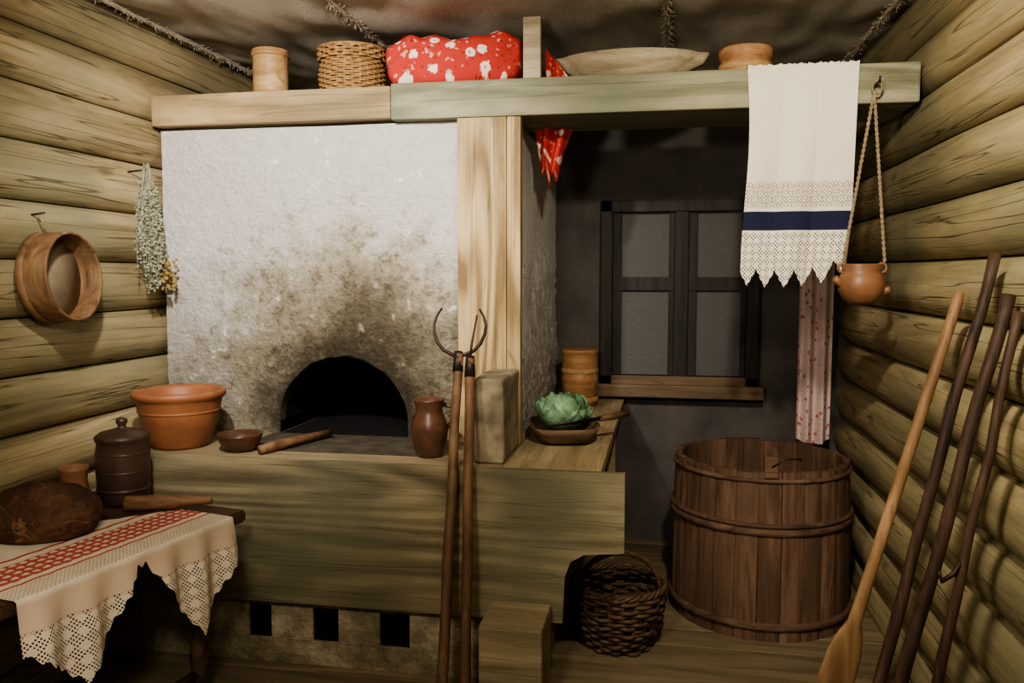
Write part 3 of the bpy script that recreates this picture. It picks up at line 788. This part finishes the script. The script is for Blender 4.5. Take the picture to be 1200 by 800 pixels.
b = MB('embroidered_tablecloth')
E0, E1 = Vector((-1.545, 2.735, 0)), Vector((-1.715, 1.90, 0))
inn = Vector((-.98, .19, 0)).normalized()
def hangd(t):
    tooth = .016*abs(((t*24) % 1)-.5)*2
    P = [(0, .12), (.08, .18), (.25, .335), (.38, .17), (.48, .03), (.52, .03), (.64, .15), (.79, .29), (.89, .21), (1., .14)]
    for (a, x), (c, y) in zip(P[:-1], P[1:]):
        if a <= t <= c: return x+(y-x)*(t-a)/(c-a)+tooth
    return .1
def inw(t): return .24+.27*min(1, t*2.2)
def tc(u, v):
    t = u; Lh = hangd(t); Li = inw(t); s_ = Li-(Li+Lh)*v
    e = E0.lerp(E1, t)
    out = -inn
    if s_ >= 0:
        q = e+inn*s_; q.z = TZ+.004+.002*abs(math.sin(t*31+s_*9)); return q+out*.012
    q = e+out*(.018+.035*(1+math.sin(t*36+s_*3))/2*min(1, -s_*7)+.02*min(1, -s_*4)); q.z = TZ+.004+s_
    return q
def tcuv(u, v): Lh = hangd(u); Li = inw(u); return (u*.9, Li-(Li+Lh)*v)
b.grid(tc, 220, 110, CLOTHM, tcuv); b.done()

b = MB('rye_bread_loaf')
bb = bmesh.new(); bmesh.ops.create_icosphere(bb, subdivisions=6, radius=1)
for q in bb.verts:
    n_ = 1+.05*nz(q.co.x*2, q.co.y*2, q.co.z*2)+.025*nz(q.co.x*7, q.co.y*7, q.co.z*7)
    z = q.co.z
    q.co = Vector((q.co.x*.195*n_, q.co.y*.165*n_, (max(z, -.45)*.115+.0518)*(1 if z < 0 else n_)))
b.bm(bb, BREAD, True, T((-2.07, 2.445, TZ+.011)))
b.done()
b = MB('rolling_pin'); a_, c_ = Vector((-1.95, 2.715, TZ+.036)), Vector((-1.655, 2.815, TZ+.036))
b.tube([a_.lerp(c_, t) for t in (0, .02, .3, .6, .62, .75, .98, 1)], [.022, .027, .028, .026, .02, .017, .015, .01], PINW, 16); b.done()
b = MB('clay_mug'); M = T((-2.165, 2.725, TZ+.001))
b.lathe([(0, 0), (.045, 0), (.05, .01), (.052, .06), (.046, .11), (.05, .15), (.055, .162), (.05, .163), (.042, .115), (.045, .05), (.04, .015), (0, .012)], MUGCLAY, 40, M); b.done()
b = MB('lidded_clay_jar'); M = T((-2.05, 2.855, TZ+.001))
b.lathe([(0, 0), (.085, 0), (.092, .01), (.097, .1), (.098, .2), (.092, .235), (.098, .245), (.1, .255), (.097, .262), (.08, .275), (.04, .285), (.018, .29), (.014, .3), (.022, .312), (.02, .325), (.008, .33), (0, .33)], DARKCLAY, 56, M)
for z in (.05, .12, .19): b.lathe([(.095, z), (.099, z+.004), (.0985, z+.01), (.095, z+.014)], DARKCLAY, 56, M)
b.done()

# ---------------------------------------------------------------- lights
def area(name, loc, tgt, power, size, col=(1, .82, .58), spread=None):
    l = bpy.data.lights.new(name, 'AREA'); l.energy = power; l.size = size; l.color = col
    if spread: l.spread = math.radians(spread)
    o = bpy.data.objects.new(name, l); o.location = loc
    o.rotation_euler = (Vector(tgt)-Vector(loc)).to_track_quat('-Z', 'Y').to_euler(); scene.collection.objects.link(o)
def spot(name, loc, tgt, power, ang, col=(1, .86, .66), size=.05, blend=.6):
    l = bpy.data.lights.new(name, 'SPOT'); l.energy = power; l.spot_size = math.radians(ang); l.spot_blend = blend; l.shadow_soft_size = size; l.color = col
    o = bpy.data.objects.new(name, l); o.location = loc
    o.rotation_euler = (Vector(tgt)-Vector(loc)).to_track_quat('-Z', 'Y').to_euler(); scene.collection.objects.link(o)
def point(name, loc, power, col=(1, .82, .6), size=.1):
    l = bpy.data.lights.new(name, 'POINT'); l.energy = power; l.shadow_soft_size = size; l.color = col
    o = bpy.data.objects.new(name, l); o.location = loc; scene.collection.objects.link(o)
spot('ceiling_spot_stove', (-1.1, 1.5, 2.62), (-1.6, 3.6, 1.85), 370, 78, (1, .93, .84), .05, .9)
spot('right_wall_fill', (.2, 1.3, 2.62), (.6, 3.4, 1.6), 245, 86, (1, .88, .70), .05, .9)  # added fill spot, unseen, brightens right wall and stove flank
point('ceiling_fill', (-.6, .6, 2.05), 112, (1, .88, .71), .12)  # added point fill out of view, lifts the ceiling
area('back_room_fill', (.3, 4.4, 2.6), (.3, 4.7, 0), .5, .3, (1, .88, .76))  # added dim fill for the back room, no fixture there
wd = bpy.data.worlds.new('World'); scene.world = wd; wd.use_nodes = True
wd.node_tree.nodes['Background'].inputs[0].default_value = (1, .85, .7, 1); wd.node_tree.nodes['Background'].inputs[1].default_value = .02

cam = bpy.data.cameras.new('camera'); cam.lens = 29.25; cam.sensor_width = 36; cam.clip_start = .05
co = bpy.data.objects.new('camera', cam); co.location = (0, 0, 1.6)
co.rotation_euler = (math.radians(90-4.6), 0, math.radians(10.3)); scene.collection.objects.link(co); scene.camera = co
scene.view_settings.view_transform = 'AgX'
scene.view_settings.look = 'AgX - Medium High Contrast'
